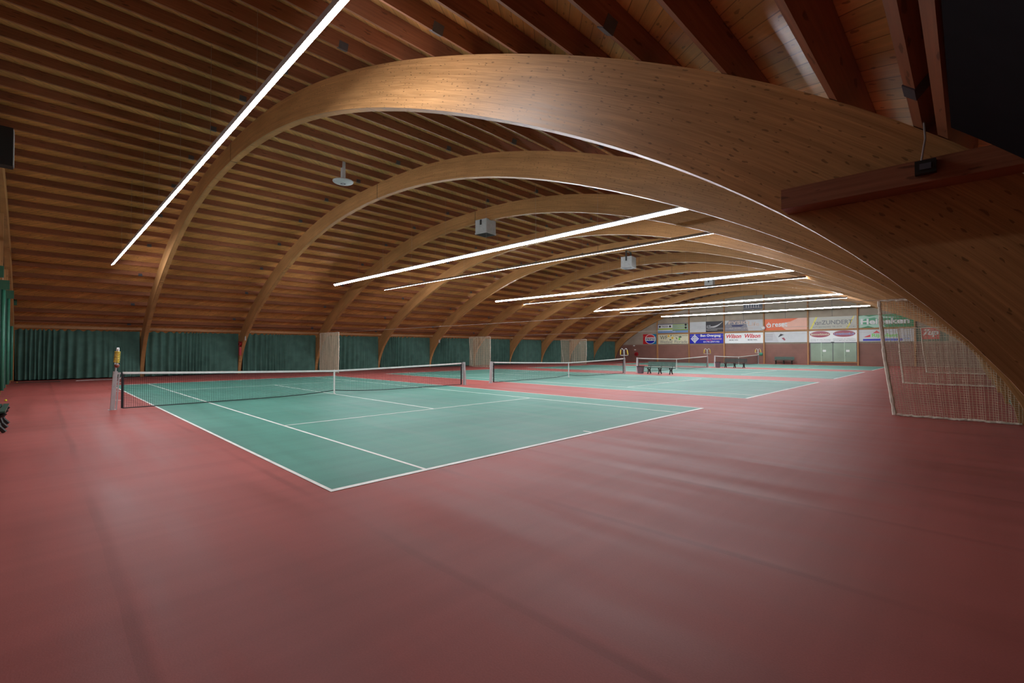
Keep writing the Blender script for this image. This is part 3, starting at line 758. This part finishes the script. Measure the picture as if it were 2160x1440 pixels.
# lower row
s = Sign(-15.25, -13.24, 2.42, 3.78, RED, 'red and blue cola board with a round ball emblem, leftmost in the lower row')
s.R(.62, 1, 0, 1, TEA); s.E(.55, .5, .40, .53 if False else .49, WHT); s.E(.55, .5, .36, .44, RED, a0=22, a1=158); s.E(.55, .5, .36, .44, BLU, a0=202, a1=338); s.T('PEPSI', .22, .88, .41, .58, NVY, .02)
s = Sign(-13.0, -8.77, 2.42, 3.69, CRM, 'cream board with yellow flowers and dark green lettering in the lower row')
s.T('WF', .07, .32, .48, .88, OLV); s.T('Westland', .07, .48, .06, .38, DGR); s.T('Floriade', .56, .97, .06, .38, DGR); s.T('BLOEMEN EN PLANTEN', .50, .98, .80, .93, OLV)
for fx, fz in ((.36, .82), (.49, .62)): s.E(fx, fz, .042, .13, YEL, 'flower'); s.E(fx, fz, .018, .055, ORG, 'flower')
for p in (((.38, .45), (.43, .52), (.46, .40), (.41, .36)), ((.60, .72), (.64, .60), (.65, .45), (.61, .55)), ((.68, .72), (.76, .80), (.80, .68), (.73, .62)), ((.43, .92), (.47, .96), (.46, .84), (.42, .80))): s.P(p, OLV, 'leaf')
s.E(.72, .50, .03, .12, LGR, 'leaf')
s = Sign(-8.57, -4.32, 2.44, 3.65, BLU, 'deep blue board with a white diamond emblem in the lower row')
s.P(((.03, .5), (.15, .08), (.28, .5), (.15, .92)), WHT); s.P(((.06, .5), (.15, .18), (.25, .5), (.15, .82)), BLU); s.R(.13, .18, .06, .96, PGY, 'emblem'); s.P(((.08, .5), (.12, .36), (.12, .64)), WHT); s.P(((.23, .5), (.19, .36), (.19, .64)), WHT)
s.T('Ben Overgaag', .33, .92, .62, .95, WHT, .03); s.T('Loodgieters en Rioolwerken', .32, .95, .33, .55, PNK, .02); s.R(.50, .68, .27, .31, RED); s.T('0174-297193', .42, .88, .08, .24, WHT, .01)
s = Sign(-4.15, .19, 2.42, 3.65, WHT, 'white board with a red script name written twice, lower row')
for a in (0, .49): s.T('Wilson', .04 + a, .44 + a, .50, .90, RED, .03, .25); s.T('MORE WIN.', .12 + a, .36 + a, .26, .37, BLK, .02)
s = Sign(.35, 4.62, 2.47, 3.67, PGY, 'pale grey board with a dark striped hand emblem, above the wall bench')
s.P(((0, 0), (.35, 0), (.22, 1), (0, 1)), GRY)
for j in range(4): s.R(.03, .20, .72 - j * .16, .75 - j * .16, DGR, 'small_print')
for j in range(5): s.P(((.33 + j * .03, .52 + j * .05), (.35 + j * .03, .50 + j * .05), (.41 + j * .02, .80 - j * .03), (.39 + j * .02, .84 - j * .03)), BLK if j < 3 else DGR)
for j in range(3): s.P(((.41 + j * .025, .40 - j * .08), (.47 + j * .01, .46 - j * .06), (.48 + j * .012, .36 - j * .06), (.43 + j * .025, .32 - j * .08)), MAR)
s.T('Van der Sande', .52, .83, .54, .66, GRY); s.T('& Partners', .51, .74, .34, .46, GRY)
s = Sign(4.79, 9.10, 2.43, 3.67, WHT, 'white board with two maroon ovals, right above the glass doors')
s.E(.24, .70, .215, .27, MAR); s.E(.74, .72, .225, .27, MAR); s.T('BrammerSchool.nl', .05, .43, .61, .78, CRM, .02); s.T('Lovenloonb.nl', .54, .94, .62, .82, SKY, .02)
for j, (p, q) in enumerate((('Voor al uw lessen', 'Naaldwijk en Monster'), ('Maasdijk en s-Gravenzande', '0174 289121 en 245668'))):
    s.T(p, .03, .46, .22 - j * .13, .29 - j * .13, DGR); s.T(q, .52, .97, .24 - j * .13, .31 - j * .13, DGR)
s = Sign(9.23, 13.57, 2.47, 3.68, PGY, 'pale grey board with a red roof emblem, rightmost in the lower row')
s.P(((.09, .36), (.22, .58), (.22, .38)), RED); s.P(((.27, .70), (.34, .92), (.40, .70)), RED); s.R(.08, .80, .06, .22, BLU); s.T('Rijnplant', .25, .72, .28, .66, LGR, .02); s.T('makelaars', .42, .70, .10, .24, SKY)
s.T('0174', .82, .94, .40, .52, SKY); s.T('6284', .82, .94, .12, .30, SKY); s.R(.46, .66, .72, .75, GRY, 'small_print'); s.R(.46, .66, .80, .83, GRY, 'small_print')
# upper row
s = Sign(-13.06, -8.75, 3.90, 5.15, SKY, 'lime and blue striped board with small black shapes, leftmost in the upper row')
s.R(0, 1, .88, 1, SLT); s.R(.03, .5, .52, .88, WHT); s.R(.03, .5, .34, .50, LIM); s.R(0, .5, .24, .30, WHT)
for j in range(5): s.R(.5, .98, .82 - j * .13, .89 - j * .13, LIM, 'stripe')
s.R(.5, 1, .24, .30, GRN, 'stripe')
for cx, cz in ((.08, .70), (.42, .70), (.92, .82), (.92, .52)): s.P(((cx - .04, cz), (cx, cz - .16), (cx + .04, cz), (cx, cz + .12)), BLK)
s.T('TRIDEA', .13, .36, .60, .80, DGR, .02); s.T('info', .50, .60, .06, .18, WHT)
s = Sign(-8.56, -4.32, 3.87, 5.20, PGY, 'half white half black board with tall thin letters in the upper row')
s.R(.49, 1, 0, 1, BLK); s.T('VERZO', .22, .48, .28, .62, GRY); s.T('HUIS', .51, .63, .32, .66, PGY); s.R(.05, .22, .32, .33, GRY, 'rule'); s.R(.63, .99, .32, .34, PGY, 'rule'); s.T('bouw service', .24, .47, .14, .20, GRY); s.T('www.verzohuis.nl', .51, .82, .14, .22, WHT)
pts = [(.62 + .37 * i / 12, .50 + .45 * (i / 12) ** 2.2) for i in range(13)]
s.P([(x, z + .02) for x, z in pts][::-1] + [(x, z - .13 * math.sin(math.pi * min(1, .15 + i / 14))) for i, (x, z) in enumerate(pts)], GRY, 'swoosh')
s = Sign(-4.14, .20, 3.90, 5.20, SLT, 'dark slate to grey board with salmon lettering in the upper row')
s.P(((.62, 0), (1, 0), (1, 1), (.55, 1)), GRY); s.P(((0, .55), (.12, 1), (0, 1)), GRY); s.T('FYSIO', .10, .66, .64, .92, TAN, .02); s.T('Life', .62, .90, .42, .78, TAN, .01)
s.T('Tel. 0174 - 240500', .12, .74, .18, .30, TAN); s.T('www.fysiolife.nl', .24, .76, .05, .13, TAN); s.P(((.18, .56), (.52, .56), (.44, .40), (.20, .42)), NVY)
s = Sign(.36, 4.62, 3.87, 5.17, ORG, 'orange to salmon board with a white power symbol in the upper row')
s.P(((.52, 0), (1, 0), (1, 1), (.80, 1), (.62, .72), (.36, .60), (.40, .30)), PNK); s.E(.10, .44, .058, .20, WHT); s.E(.10, .44, .036, .125, ORG); s.R(.082, .118, .5, .74, ORG, 'emblem'); s.R(.09, .11, .44, .72, WHT, 'emblem'); s.T('reset', .19, .55, .30, .68, WHT, .02)
s = Sign(4.80, 9.07, 3.87, 5.17, sm('stone', (.50, .49, .42)), 'stone coloured board with yellow slanted stripes, above the white oval board')
for a in (0.0, .82):
    s.P(((.02 + a * .93, 0), (.06 + a * .93, 0), (.19 + a * .97, 1), (.15 + a * .97, 1)), YEL, 'stripe'); s.P(((.075 + a * .93, 0), (.09 + a * .93, 0), (.225 + a * .93, 1), (.20 + a * .93, 1)), GRY, 'stripe')
s.T('van', .12, .27, .34, .60, DGR); s.T('ZUNDERT', .28, .92, .36, .70, DGR, .01); s.T('AUTOBEDRIJVEN  TEL.0174', .08, .70, .08, .22, DGR); s.T('631141', .80, .97, .08, .20, DGR); s.R(.30, .88, .86, .89, GRY, 'small_print')
s = Sign(9.24, 13.56, 3.87, 5.16, GRN, 'green beer board with big white lettering, rightmost in the upper row')
s.P(((0, .95), (.10, .98), (.20, .88), (.40, 1), (.50, .85), (.75, .78), (.60, .74), (.45, .70), (.46, .3), (.50, .04), (.30, 0), (.18, .14), (.05, .02), (0, .0)), sm('mint', (.38, .62, .50)), 'foam')
s.P(((.02, .35), (.12, .72), (.30, .80), (.42, .60), (.40, .30), (.22, .24)), sm('mid_green', (.06, .34, .17)), 'foam'); s.T('Heineken', .04, .93, .27, .72, WHT, .035)
s = empty('green_backboard', (13.75, YF - .05, 0)); tag(s, 'dark green board on the far wall at the right, behind the red soda board', 'board')
MB().box(0, 0, 2.42, 2.25, .03, 3.85).build('board', M['curtain'], s)
s = Sign(14.12, 15.40, 2.62, 3.72, RED, 'red soda board with white slanted lettering at the right end of the far wall')
s.T('7up', .06, .94, .18, .88, WHT, .04, .3)

# grille / scoreboard high on the far wall
g = empty('wall_scoreboard', (-1.92, YF - .10, 6.42)); tag(g, 'dark panel with six white upright bars high on the far wall', 'panel')
MB().box(0, 0, 0, 2.0, .08, .68).build('panel_body', M['steel'], g)
for i in range(6): MB().box(.26 + i * .27, -.01, .16, .31 + i * .27, 0, .56).build('white_bar', M['white'], g)
MB().box(.9, .0, -.14, 1.1, .06, -.06).build('sensor', M['white'], g)
cl = empty('wall_bell', (.22, YF - .20, 4.18)); tag(cl, 'round white disc with red rim on the far wall post between upper boards', 'bell')
MB().lathe((0, 0, 0), [(.001, -.12), (.18, -.10), (.22, -.03), (.22, .0)], 24, 'Y').build('dome', M['white'], cl, True)
MB().lathe((.07, 0, 0), [(.001, -.02), (.24, -.02), (.24, .02), (.001, .02)], 24, 'Y').build('rim', M['red'], cl)
def hose(loc, axis, lab, rad=.24):
    h = empty('hose_reel', loc); tag(h, lab, 'fire hose reel', 'red fire hose reels')
    MB().lathe((0, 0, 0), [(.001, -.09), (rad, -.09), (rad, -.07), (rad * .7, -.06), (rad * .7, .02), (rad, .03), (rad, .05), (.001, .05)], 24, axis).build('reel', M['red'], h)
    rl = kids(h)[0]
    MB().lathe((0, 0, 0), [(.001, -.12), (.06, -.12), (.06, -.05)], 12, axis).build('hub', M['iron'], rl)
    return h
hose((-16.25, YF - .14, 1.02), 'Y', 'red hose reel on the far wall left of the round cola board', .27)
hh = hose((-18.95, 7.43, 2.1), 'Y', 'dark red hose reel on the arch face near the left curtain', .19)
MB().box(-.10, -.08, -.80, .10, .05, -.22).build('drop_box', M['red'], hh)
for i, (x, z, lab) in enumerate(((-16.55, 1.62, 'small white notice just above the far red hose reel'), (-16.7, 2.2, 'small white lamp fitting higher up left of the round cola board'))):
    o = MB().box(-.13, -.03, -.06, .13, 0, .08).build('wall_notice', M['white'], None, False, (x, YF, z)); tag(o, lab, 'notice')
for i, (d, k, lab) in enumerate(((-18.02, 5, 'small white sign on the arch foot left of the middle bunched net'), (-17.9, 9, 'small white sign on the ninth arch foot at the left'), (-18.0, 2, 'small white sign on the arch beside the dark red hose reel'))):
    zz = 2.47; o = MB().box(-.09, -.012, -.14, .09, 0, .14).build('arch_sign', M['white'], None, False, (d, ARCH_Y[k] - .001, zz)); tag(o, lab, 'sign')

# ------------------------------------------------------------------ things under the roof
def heater(x, y, z0, ztop, lab):
    h = empty('unit_heater', (x, y, z0), math.radians(8)); tag(h, lab, 'heater', 'grey box heaters under the arches')
    b = MB(); W = .36; b.box(-W, -W, .08, W, W, .72); b.box(-W - .015, -W - .015, .02, W + .015, W + .015, .09); cab = b.build('cabinet', M['grey'], h)
    g_ = MB()
    for i in range(8): g_.box(-W + .05 + i * .085, -W + .03, .0, -W + .075 + i * .085, W - .03, .021)
    g_.box(-W + .03, -W + .03, .012, W - .03, W - .03, .0205); g_.build('louvre', M['iron'], cab)
    br = MB(); T_ = ztop - z0
    for yy in (-W - .03, W + .005): br.box(-.05, yy, .45, .05, yy + .025, T_)
    br.box(-.05, -W - .03, T_ - .03, .05, W + .03, T_); br.build('bracket', M['iron'], h)
    MB().tube([(-.15, 0, .72), (-.15, 0, T_)], .05, 10).build('duct', M['wire'], h)
def soffit(x): 
    d = x - XC; t = 0
    while abs(intr(t)[0]) < abs(d): t += .001
    return intr(t)[1]
HK = []
for x, k, zb, lab in ((.28, 3, 7.36, 'grey box heater nearest to the camera, hung under an arch'), (1.85, 5, 6.86, 'grey box heater in the middle, above the second pair of lamps'), (.55, 8, 7.28, 'grey box heater farthest away, just above a line lamp')):
    heater(x, ARCH_Y[k] + .1, zb, soffit(x), lab)
def disc(x, y, z, lab):
    h = empty('ceiling_fan_disc', (x, y, z)); tag(h, lab, 'ventilator', 'round ceiling ventilators')
    MB().lathe((0, 0, 0), [(.001, -.06), (.10, -.06), (.30, -.035), (.37, .0), (.385, .03), (.37, .05), (.20, .10), (.10, .12), (.001, .12)], 32).build('dish', M['grey'], h, True)
    dish = kids(h)[0]
    MB().lathe((0, 0, -.062), [(.05, 0), (.075, -.006), (.10, 0)], 20).build('center_ring', M['steel'], dish)
    MB().tube([(0, 0, .11), (0, 0, deck_z(x) - z)], .09, 12).build('stem', M['grey'], h)
disc(.2, 5.7, 8.14, 'round pale grey ventilator dish on a stem between the first two arches')
disc(-1.0, 37.6, 8.50, 'round pale ventilator dish far away between the middle arches')

# beam bolted on the nearest arch, with a junction box and its cable
bm = empty('stub_beam', (16.24, 1.80, 2.85)); tag(bm, 'short dark horizontal timber fixed on the face of the nearest arch at the right', 'beam')
b = MB(); b.obox((.85, .11, .075), Vector((1, 0, 0)), Vector((0, 1, 0)), Vector((0, 0, 1)), .85, .11, .08); b.build('timber', M['purlin'], bm)
jb = empty('junction_box', (17.13, 1.80, 2.94)); tag(jb, 'small black junction box with a pale cable on the short horizontal timber', 'electrical box')
MB().box(-.055, -.05, -.045, .055, 0, .045).build('box_body', M['iron'], jb)
MB().box(-.03, -.056, -.02, .03, -.05, .02).build('cover', M['steel'], jb)
MB().tube([(-.02, -.03, .045), (-.01, -.03, .12), (.0, -.01, .2), (-.01, .1, .36)], .006, 6).build('cable', M['wire'], jb)

# ------------------------------------------------------------------ near end wall at the left edge
for i, x in enumerate((-4.7, -9.1, -13.5, -17.9)):
    zt = deck_z(x) - .05
    b = MB(); b.obox((0, 0, zt / 2), Vector((1, 0, 0)), Vector((0, 1, 0)), Vector((0, 0, 1)), .07, .07, zt / 2)
    tag(b.build('trim_%d' % (30 + i), M['post'], None, False, (x, YN + .07, 0)), kind='structure')
    h = empty('green_wall_tube', (x, YN, 0)); tag(h, 'green tube with top board on the near end wall, the %s from the left edge' % ['first', 'second', 'third', 'fourth'][i], 'tube post', 'green tubes along the near end wall')
    ty = .17
    MB().tube([(.13, ty, 0.15), (.13, ty, 4.0)], .055, 16).build('tube', M['green_tube'], h, True)
    MB().box(.06, .02, 4.0, .20, .33, 4.36).build('top_board', M['green'], h)
    MB().box(.06, .0, 0.0, .20, .12, 4.0).build('backing', M['curtain'], h)
sp = empty('loudspeaker', (-2.7, -3.34, 7.05)); tag(sp, 'black loudspeaker cabinet high at the left edge of the photo', 'loudspeaker')
spc = MB().box(-.2, 0, 0, .2, .30, 1.12).build('cabinet', M['speaker'], sp)
MB().box(-.2, .302, .04, .202, .318, 1.08).build('side_trim', M['grey'], spc)
MB().box(-.04, -.02, .6, .04, 0, 1.3).build('bracket', M['iron'], sp)
# loose things on the floor
def ball(x, y, mat, lab):
    o = MB().sphere((0, 0, 0), .034).build('tennis_ball', mat, None, True, (x, y, .034)); tag(o, lab, 'ball', 'loose tennis balls'); return o
ball(-5.4, -3.19, M['ball'], 'yellow tennis ball on the floor at the left edge above the dark bench')
ball(-17.6, -3.2, M['orange'], 'faded orange tennis ball at the foot of the nearest left curtain')
ball(-15.9, 27.9, M['paper'], 'tiny pale ball far away on the red floor near the left curtains')
tag(MB().box(-17.65, -3.3, .0, -17.35, -1.6, .012).build('floor_mat', M['mat']), 'narrow dark mat on the floor along the nearest left curtain', 'mat')
tag(MB().tube([(-17.5, -1.0, .01), (-17.7, -.2, .01), (-17.65, .3, .01), (-17.9, 1.2, .01)], .01, 5).build('floor_rope', M['tape']), 'thin white rope lying on the red floor near the left curtain', 'rope')
